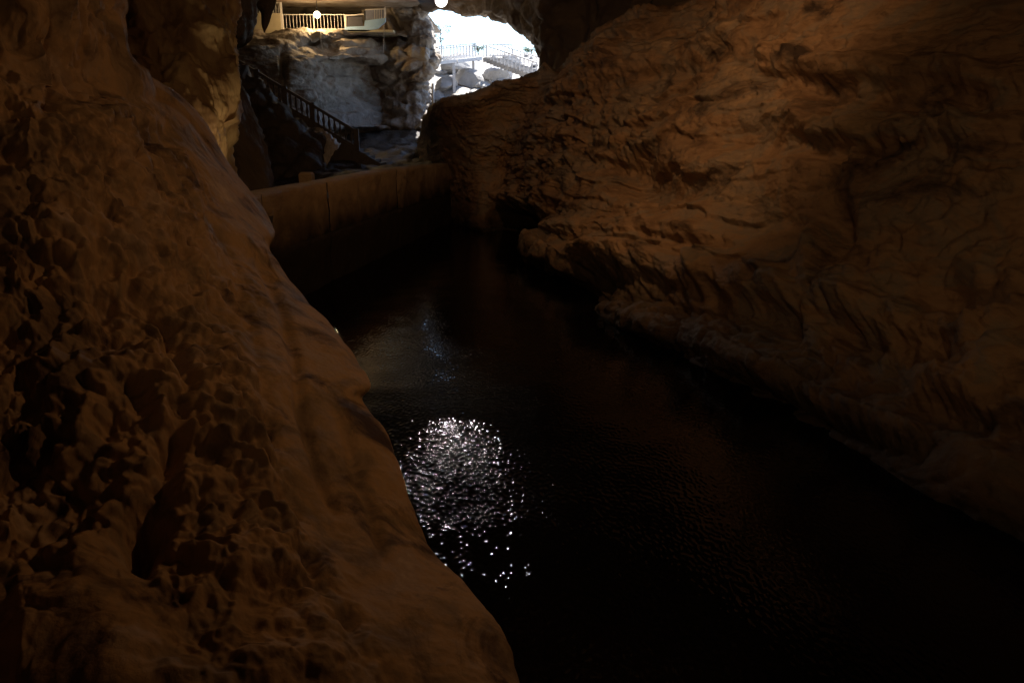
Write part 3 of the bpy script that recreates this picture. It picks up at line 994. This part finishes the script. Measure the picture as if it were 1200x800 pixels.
# ------------------------------------------------------------------ walkway: slab, parapet, railing, blue stair parapet
def railing(name, pts, h, spacing, mat, label, cat='railing', bar_r=.018, posts=None, mid=True, rail=.05):
    """pts: list of world points at floor level"""
    pts = [np.array(p, float) for p in pts]
    r = empty(name, tuple(pts[0]))
    tag(r, label, cat)
    o0 = pts[0]
    bar = tube_mesh('bar', [(0, 0, .06), (0, 0, h)], bar_r, 6)
    bar.materials.append(mat)
    post = beam_mesh('post', (0, 0, 0), (0, 0, h + .03), rail * 1.4, rail * 1.4, up=(0, 1, 0))
    post.materials.append(mat)
    for a, b_ in zip(pts[:-1], pts[1:]):
        link('top_rail', beam_mesh('top_rail', a - o0 + [0, 0, h], b_ - o0 + [0, 0, h], rail, rail), r, mat)
        link('bottom_rail', beam_mesh('bottom_rail', a - o0 + [0, 0, .08], b_ - o0 + [0, 0, .08], rail, rail), r, mat)
        k = max(2, int(np.linalg.norm(b_ - a) / spacing))
        for j in range(1, k):
            o = link('bar', bar, r)
            o.location = a + (b_ - a) * j / k - o0
    for p in pts:
        o = link('post', post, r)
        o.location = p - o0
    return r


wl_ = [PY(x, 36.5, 56.6) for x in (333, 405)]
wz = FLOOR_Z
f0, f1_ = PY(292, 40, 56.2), PY(462, 37, 56.6)
slab = link('walkway', prism_mesh('walkway', [(f0[0] - 5, wz - .1), (f1_[0], wz - .1), (f1_[0], wz + .04), (f0[0] - 5, wz + .04)], 56.2, 60.5), None, M['concrete'])
slab.data.materials.clear()
slab.data.materials.append(M['cream_paint'])
tag(slab, 'concrete walkway along the top of the cliff', kind='structure')
railing('railing', [(wl_[0][0], 56.5, wz + .04), ((wl_[0][0] + wl_[1][0]) / 2, 56.5, wz + .04), (wl_[1][0], 56.5, wz + .04)], 1.02, .235, M['white_paint'], 'white barred railing on the walkway under the warm lamp')
# cream parapet with a barred top
x0, x1 = PY(288, 30, 56)[0], wl_[0][0]
root = empty('parapet', (x0, 56.3, wz))
tag(root, 'cream walled parapet with white bars behind the pointed stalactite', 'parapet')
link('wall', prism_mesh('wall', [(0, -.25), (x1 - x0 - .08, -.25), (x1 - x0 - .08, 1.12), (0, 1.12)], -.08, .08), root, M['cream_paint'])
bar = tube_mesh('bar', [(0, 0, 1.1), (0, 0, 1.78)], .022, 6)
bar.materials.append(M['white_paint'])
for j in range(1, 13):
    o = link('bar', bar, root)
    o.location = ((x1 - x0) * j / 13.0, 0, 0)
link('top_rail', beam_mesh('top_rail', (0, 0, 1.8), (x1 - x0 - .08, 0, 1.8), .06, .06), root, M['white_paint'])
link('post', beam_mesh('post', (x1 - x0 - .02, 0, -.05), (x1 - x0 - .02, 0, 1.95), .13, .13, up=(0, 1, 0)), root, M['white_paint'])
# blue stepped parapet
q = lambda px_, py_: PY(px_, py_, 56.3)
root = empty('stair_parapet', tuple(q(404, 37)))
tag(root, 'pale blue stepped stair parapet with dark panel at the end of the walkway', 'parapet')
o0 = np.array(root.location)
pl = lambda *pp: [((q(a, b_) - o0)[0], (q(a, b_) - o0)[2]) for a, b_ in pp]
link('wall', prism_mesh('wall', pl((404, 37.5), (430, 37.5), (443, 34), (452, 26), (452, 21.5), (428, 24.5), (427, 31), (404, 32)), -.1, .1), root, M['blue_paint'])
link('panel', prism_mesh('panel', pl((407, 31.4), (425, 30.6), (425, 20), (407, 20)), -.03, .03), root, M['dark_panel'])
link('top_rail', prism_mesh('top_rail', pl((404, 19.4), (427, 17.8), (427, 16.4), (404, 17.8)), -.05, .05), root, M['white_paint'])
link('post', prism_mesh('post', pl((404, 32), (406, 32), (406, 19.4), (404, 19.4)), -.05, .05), root, M['white_paint'])
link('post', prism_mesh('post', pl((426.6, 33), (428, 33), (428, 13), (426.6, 13)), -.06, .06), root, M['black_metal'])
link('panel', prism_mesh('panel', pl((428.4, 24), (450, 21), (450, 11.5), (428.4, 12.5)), -.03, .03), root, plain_mat('panel_slate', (.2, .22, .3), .6))
link('post', prism_mesh('post', pl((450.3, 26), (451.8, 26), (451.8, 9), (450.3, 9)), -.06, .06), root, M['white_paint'])
for j in range(4):
    xa = 439 + j * 2.6
    link('bar', prism_mesh('bar', pl((xa, 22.4), (xa + .55, 22.4), (xa + .55, 10.8), (xa, 10.8)), -.055, -.035), root, M['white_paint'])
link('top_rail', prism_mesh('top_rail', pl((428, 12.6), (450.3, 11.4), (450.3, 10.4), (428, 11.4)), -.05, .05), root, M['white_paint'])
# thin hanging cables in front of the cliff
for (xa, ya, xb2, yb2, Yc, lab) in ((450, 30, 449, 62, 50.2, 'thin pale cable running down the broken rock pillar'), (376, 36, 379, 62, 52.4, 'thin pale cable hanging down the cliff below the lamp')):
    o = link('cable', tube_mesh('cable', [PY(xa, ya, Yc + .8), PY(xa, (ya + yb2) / 2, Yc), PY(xb2, yb2, Yc)], .022, 5), None, M['white_paint'])
    tag(o, lab, 'cable')

# ------------------------------------------------------------------ lamps in view
def globe_lamp(pos, r, top, bulb, light, label, power_r, aim=None):
    root = empty('hanging_lamp', tuple(pos))
    tag(root, label, 'lamp')
    prof = [(r * math.sin(a), -r * math.cos(a)) for a in np.linspace(.12, math.pi - .35, 12)]
    o = link('bulb', lathe_mesh('bulb', prof, 18), root, bulb)
    link('cap', lathe_mesh('cap', [(r * .36, r * .93), (r * .42, r * 1.05), (r * .30, r * 1.35), (r * .12, r * 1.45)], 14), root, M['black_metal'])
    link('cord', tube_mesh('cord', [(0, 0, r * 1.4), (.02, 0, (top + r * 1.4) / 2), (0, 0, top)], .02, 6), root, M['black_metal'])
    ld = bpy.data.lights.new('lamp_light', 'SPOT' if aim is not None else 'POINT')
    if aim is not None:
        ld.spot_size, ld.spot_blend = math.radians(46), .6
    ld.energy, ld.color = light
    ld.shadow_soft_size = power_r
    lo = bpy.data.objects.new('lamp_light', ld)
    COL.objects.link(lo)
    lo.parent = root
    lo.location = (0, 0, -r * 1.02 - power_r)
    if aim is not None:
        import mathutils
        d = np.array(aim, float) - np.array(pos, float)
        d /= np.linalg.norm(d)
        lo.location = tuple(d * (r * 1.02 + power_r))
        lo.rotation_euler = mathutils.Vector(tuple(d)).to_track_quat('-Z', 'Y').to_euler()
    return root


globe_lamp(PY(371.5, 17.5, 54.6), .22, 1.6, M['bulb_warm'], LAMP_WALKWAY, 'glowing warm globe lamp hanging above the walkway railing', .06)
globe_lamp(PY(517, 1, 27.7), .21, 3.4, M['bulb_white'], LAMP_MOUTH, 'glowing white globe lamp hanging before the cave mouth', .115, (-.9, 8.0, 0))


# floodlights fixed to the roof, out of the picture, that give the amber light
def floodlight(pos, aim, light, cone, label, blend=.8, arm=(0, .1, 3.0)):
    root = empty('floodlight', tuple(pos))
    tag(root, label, 'floodlight')
    d = np.array(aim, float) - np.array(pos, float)
    import mathutils
    rot = mathutils.Vector(tuple(d)).to_track_quat('-Z', 'Y').to_euler()
    body = mesh('housing', [(-.22, -.16, -.02), (.22, -.16, -.02), (.22, .16, -.02), (-.22, .16, -.02), (-.15, -.10, .16), (.15, -.10, .16), (.15, .10, .16), (-.15, .10, .16)],
                [(4, 5, 6, 7), (0, 1, 5, 4), (1, 2, 6, 5), (2, 3, 7, 6), (3, 0, 4, 7)])
    h = link('housing', body, root, M['black_metal'])
    h.rotation_euler = rot
    g = link('lens', mesh('lens', [(-.2, -.14, -.015), (.2, -.14, -.015), (.2, .14, -.015), (-.2, .14, -.015)], [(3, 2, 1, 0)]), root, M['lens'])
    g.rotation_euler = rot
    link('bracket', tube_mesh('bracket', [np.array(arm) * .03, np.array(arm) * .3, arm], .025, 6), root, M['black_metal'])
    ld = bpy.data.lights.new('flood_light', 'SPOT')
    ld.energy, ld.color = light
    ld.spot_size = math.radians(cone)
    ld.spot_blend = blend
    ld.shadow_soft_size = .12
    lo = bpy.data.objects.new('flood_light', ld)
    COL.objects.link(lo)
    lo.parent = root
    lo.rotation_euler = rot
    lo.location = tuple(d / np.linalg.norm(d) * .06)


floodlight((3.6, 7.6, 7.4), (-2.4, 6.2, 2.6), FLOOD_LEFT, 136, 'amber floodlight high on the right bank aimed at the flowstone wall', 1.0)
floodlight((-.6, -2.0, 7.6), (6.4, 16.0, 7.4), FLOOD_BANK, 110, 'amber floodlight behind the viewpoint aimed along the ledged wall', 1.0)
floodlight((2.0, 12.6, 8.8), (2.4, 29.0, 4.4), FLOOD_RIGHT, 150, 'amber floodlight on the roof aimed at the far ochre crest', 1.0)

floodlight(tuple(P(303, 262, 12.0)), tuple(P(240, 88, 13.0)), NICHE_LIGHT, 70, 'small warm spotlight on the rock aimed up at the streaked stone column', 1.0, (-.5, .1, -1.2))

# ------------------------------------------------------------------ outside the mouth
gx = np.concatenate([np.linspace(-900, -40, 14), np.linspace(-30, 30, 150), np.linspace(40, 900, 14)])
gy = np.concatenate([np.linspace(40, 94, 170), np.linspace(100, 1500, 24)])
X, Y = np.meshgrid(gx, gy)
def ground_z(X, Y):
    z = np.interp(Y, [40, 47, 54, 64, 68, 74, 82, 94, 300, 1500], [2.0, 5.0, 6.3, 7.0, 7.8, 9.8, 11.6, 12, 12.4, 12.4])
    z = z + sstep(1.5, 6, X) * 2.0 * sstep(53, 61, Y) * (1 - sstep(67, 84, Y))
    z = z - 9 * sstep(-4.2, -6.4, X) * (1 - sstep(63, 67, Y))
    near = 1 - sstep(90, 125, Y)
    p = np.stack([X * .35, Y * .35, X * 0], -1)
    return z + near * (.45 * fbm(p, 4, 800) + .18 * fbm(p * 4, 3, 801))
Z = ground_z(X, Y)
tag(link('ground', grid_mesh('ground', np.stack([X, Y, Z], -1)), None, M['ground']), 'pale rubble slope outside the cave mouth', kind='structure')

# boulders
def boulder_mesh(seed):
    import bmesh
    bm = bmesh.new()
    bmesh.ops.create_icosphere(bm, subdivisions=3, radius=1.0)
    V = np.array([v.co[:] for v in bm.verts])
    r_ = np.random.RandomState(seed)
    pl_ = r_.normal(size=(13, 3))
    pl_ /= np.linalg.norm(pl_, axis=1, keepdims=True)
    off = r_.uniform(.62, .95, 13)
    for _ in range(2):
        for n_, o_ in zip(pl_, off):
            d_ = V @ n_ - o_
            V = V - np.maximum(d_, 0)[:, None] * n_ * .93
    V += .05 * fbm(V * 2.2 + seed, 3, seed)[:, None] * V
    for v, c in zip(bm.verts, V):
        v.co = c
    me = bpy.data.meshes.new('boulder')
    bm.to_mesh(me)
    bm.free()
    me.materials.append(M['boulder'])
    return me


bms = [boulder_mesh(900 + k) for k in range(7)]
def ground_hit(px_, py_):
    ys_ = np.linspace(48, 93, 260)
    p = PY(px_, py_, ys_)
    d = p[:, 2] - ground_z(p[:, 0], p[:, 1])
    k = np.argmax(d < 0) if (d < 0).any() else len(ys_) - 1
    return p[k]


def boulder(px_, py_, s, label, group=None, squash=.75):
    p = ground_hit(px_, py_)
    o = link('boulder', bms[rnd.randrange(7)])
    o.location = (p[0], p[1], float(ground_z(p[0], p[1])) + s * .22)
    o.scale = (s, s * rnd.uniform(.7, 1.0), s * squash * rnd.uniform(.8, 1.1))
    o.rotation_euler = (rnd.uniform(-.3, .3), rnd.uniform(-.3, .3), rnd.uniform(0, 6.28))
    tag(o, label, 'boulder', group)


boulder(548, 100, 1.5, 'broad pale boulder at the foot of the footbridge post')
boulder(584, 92, 1.35, 'big angular grey boulder under the bend of the footbridge')
boulder(540, 84, 1.9, 'large shadowed boulder underneath the footbridge deck')
boulder(522, 105, 1.1, 'rounded boulder against the broken rock pillar')
boulder(512, 116, .8, 'smaller boulder on the path into the cave beside the pillar')
boulder(602, 80, 1.3, 'pale boulder beside the stone steps outside the cave')
GRP = 'rubble boulders outside the cave mouth'
for k in range(58):
    boulder(rnd.uniform(503, 632), rnd.uniform(52, 118), rnd.uniform(.22, .62), 'small pale boulder in the rubble slope outside the cave mouth', GRP)

# footbridge
D0, D1, D2 = PY(494, 72.5, 64.0), PY(528, 69, 66.0), PY(557, 66, 68.5)
root = empty('footbridge', tuple(D1))
tag(root, 'white railed concrete footbridge on posts outside the cave mouth', 'footbridge')
o0 = np.array(D1)
for a, b_ in ((D0, D1), (D1, D2)):
    link('deck', beam_mesh('deck', a - o0 + [0, .7, -.16], b_ - o0 + [0, .7, -.16], 1.5, .26), root, M['white_paint'])
    for side in (0.0, 1.4):
        sh = np.array([0, side, 0])
        link('top_rail', beam_mesh('top_rail', a - o0 + sh + [0, 0, 1.02], b_ - o0 + sh + [0, 0, 1.02], .08, .08), root, M['white_paint'])
        link('bottom_rail', beam_mesh('bottom_rail', a - o0 + sh + [0, 0, .12], b_ - o0 + sh + [0, 0, .12], .06, .06), root, M['white_paint'])
bar = beam_mesh('bar', (0, 0, 0), (0, 0, 1.02), .07, .07, up=(0, 1, 0))
bar.materials.append(M['white_paint'])
for a, b_, k in ((D0, D1, 8), (D1, D2, 8)):
    for side in (0.0, 1.4):
        for j in range(k + (1 if b_ is D2 else 0)):
            o = link('bar', bar, root)
            o.location = a + (b_ - a) * j / k - o0 + np.array([0, side, 0])
for px_, base, w in ((531.5, D1, .22), (554.5, D2, .2)):
    top = base + (np.array([PY(px_, 69, base[1])[0] - base[0], 0.1, -.28]))
    zg = float(ground_z(top[0], top[1])) - .3
    link('post', beam_mesh('post', np.array([top[0], top[1], zg]) - o0, top - o0, w, w, up=(0, 1, 0)), root, M['white_paint'])
# second pole, on the path
o = link('pole', tube_mesh('pole', [PY(508, 132, 55.0) - [0, 0, .6], PY(507, 98, 55.0)], .09, 8), None, M['white_paint'])
tag(o, 'white pole standing beside the broken rock pillar on the way in', 'pole')

# steps going down to the right of the bridge
E0, E1 = PY(566, 67, 68.0), PY(628, 90, 59.0)
root = empty('stone_steps', tuple(E0))
tag(root, 'pale stone steps with a white railing descending from the footbridge', 'steps')
o0 = np.array(E0)
side = np.array([.83, .55, 0])
nst = 14
for k in range(nst):
    c = (E1 - E0) * (k + .5) / nst
    V, Q = unit_box()
    dirv = (E1 - E0)[:2] / np.linalg.norm((E1 - E0)[:2])
    pr = np.array([-dirv[1], dirv[0]])
    L_ = np.linalg.norm((E1 - E0)[:2]) / nst
    W_ = 1.9
    link('step', mesh('step', [(c[0] + dirv[0] * v[0] * L_ * .99 + pr[0] * (v[1] + .5) * W_, c[1] + dirv[1] * v[0] * L_ * .99 + pr[1] * (v[1] + .5) * W_, c[2] - .34 + v[2] * .34) for v in V], Q), root, M['ground'])
for off in (0.05, 1.85):
    a, b_ = np.array([pr[0] * off, pr[1] * off, 0]), (E1 - E0) + np.array([pr[0] * off, pr[1] * off, 0])
    link('top_rail', beam_mesh('top_rail', a + [0, 0, 1.0], b_ + [0, 0, 1.0], .08, .08), root, M['white_paint'])
    for j in range(15):
        o = link('bar', bar, root)
        o.location = a + (b_ - a) * j / 14.0
railing('railing', [PY(570, 66, 70.5), PY(600, 67, 70.0)], 1.0, .3, M['white_paint'], 'short white railing at the head of the stone steps outside', bar_r=.035, rail=.08)

# little trees against the sky
def tree(px_, py_, h, cr, seed, label, n_leaf=650):
    r_ = random.Random(seed)
    p = ground_hit(px_, py_)
    p[2] = float(ground_z(p[0], p[1]))
    root = empty('tree', tuple(p))
    tag(root, label, 'tree')
    me = tube_mesh('trunk', [(0, 0, -.3), (.06, 0, h * .3), (-.08, .05, h * .6), (.1, 0, h * .92)], [.1, .08, .055, .02], 7)
    tr = link('trunk', me, root, M['bark'])
    tips = []
    for k in range(7):
        a = r_.uniform(0, 6.28)
        z0 = h * r_.uniform(.4, .8)
        e = np.array([math.cos(a) * cr * r_.uniform(.5, .95), math.sin(a) * cr * r_.uniform(.5, .95), z0 + h * r_.uniform(.08, .25)])
        link('limb', tube_mesh('limb', [(0, 0, z0), e * [.5, .5, 1] - [0, 0, .05], e], [.045, .03, .012], 5), root, M['bark'])
        tips.append(e)
    V, Q = [], []
    for k in range(n_leaf):
        t = tips[r_.randrange(len(tips))]
        c = t + np.array([r_.gauss(0, .32), r_.gauss(0, .32), r_.gauss(0, .24)]) * cr * .6
        a = np.array([r_.gauss(0, 1), r_.gauss(0, 1), r_.gauss(0, .6)])
        a /= np.linalg.norm(a)
        b2 = np.cross(a, (r_.gauss(0, 1), r_.gauss(0, 1), r_.gauss(0, 1)))
        b2 /= np.linalg.norm(b2)
        s = r_.uniform(.05, .1)
        i = len(V)
        V += [c - a * s, c + b2 * s * .45, c + a * s, c - b2 * s * .45]
        Q.append((i, i + 1, i + 2, i + 3))
    cr_ = link('crown', mesh('crown', V, Q), root, M['leaf'])


tree(517, 62, 4.3, 1.2, 4, 'slim leafy tree beside the left end of the footbridge')
tree(560, 56, 1.7, .8, 9, 'low leafy shrub behind the middle of the footbridge')
tree(623, 56, 1.5, 1.0, 12, 'small shrub above the stone steps by the right rim of the mouth')
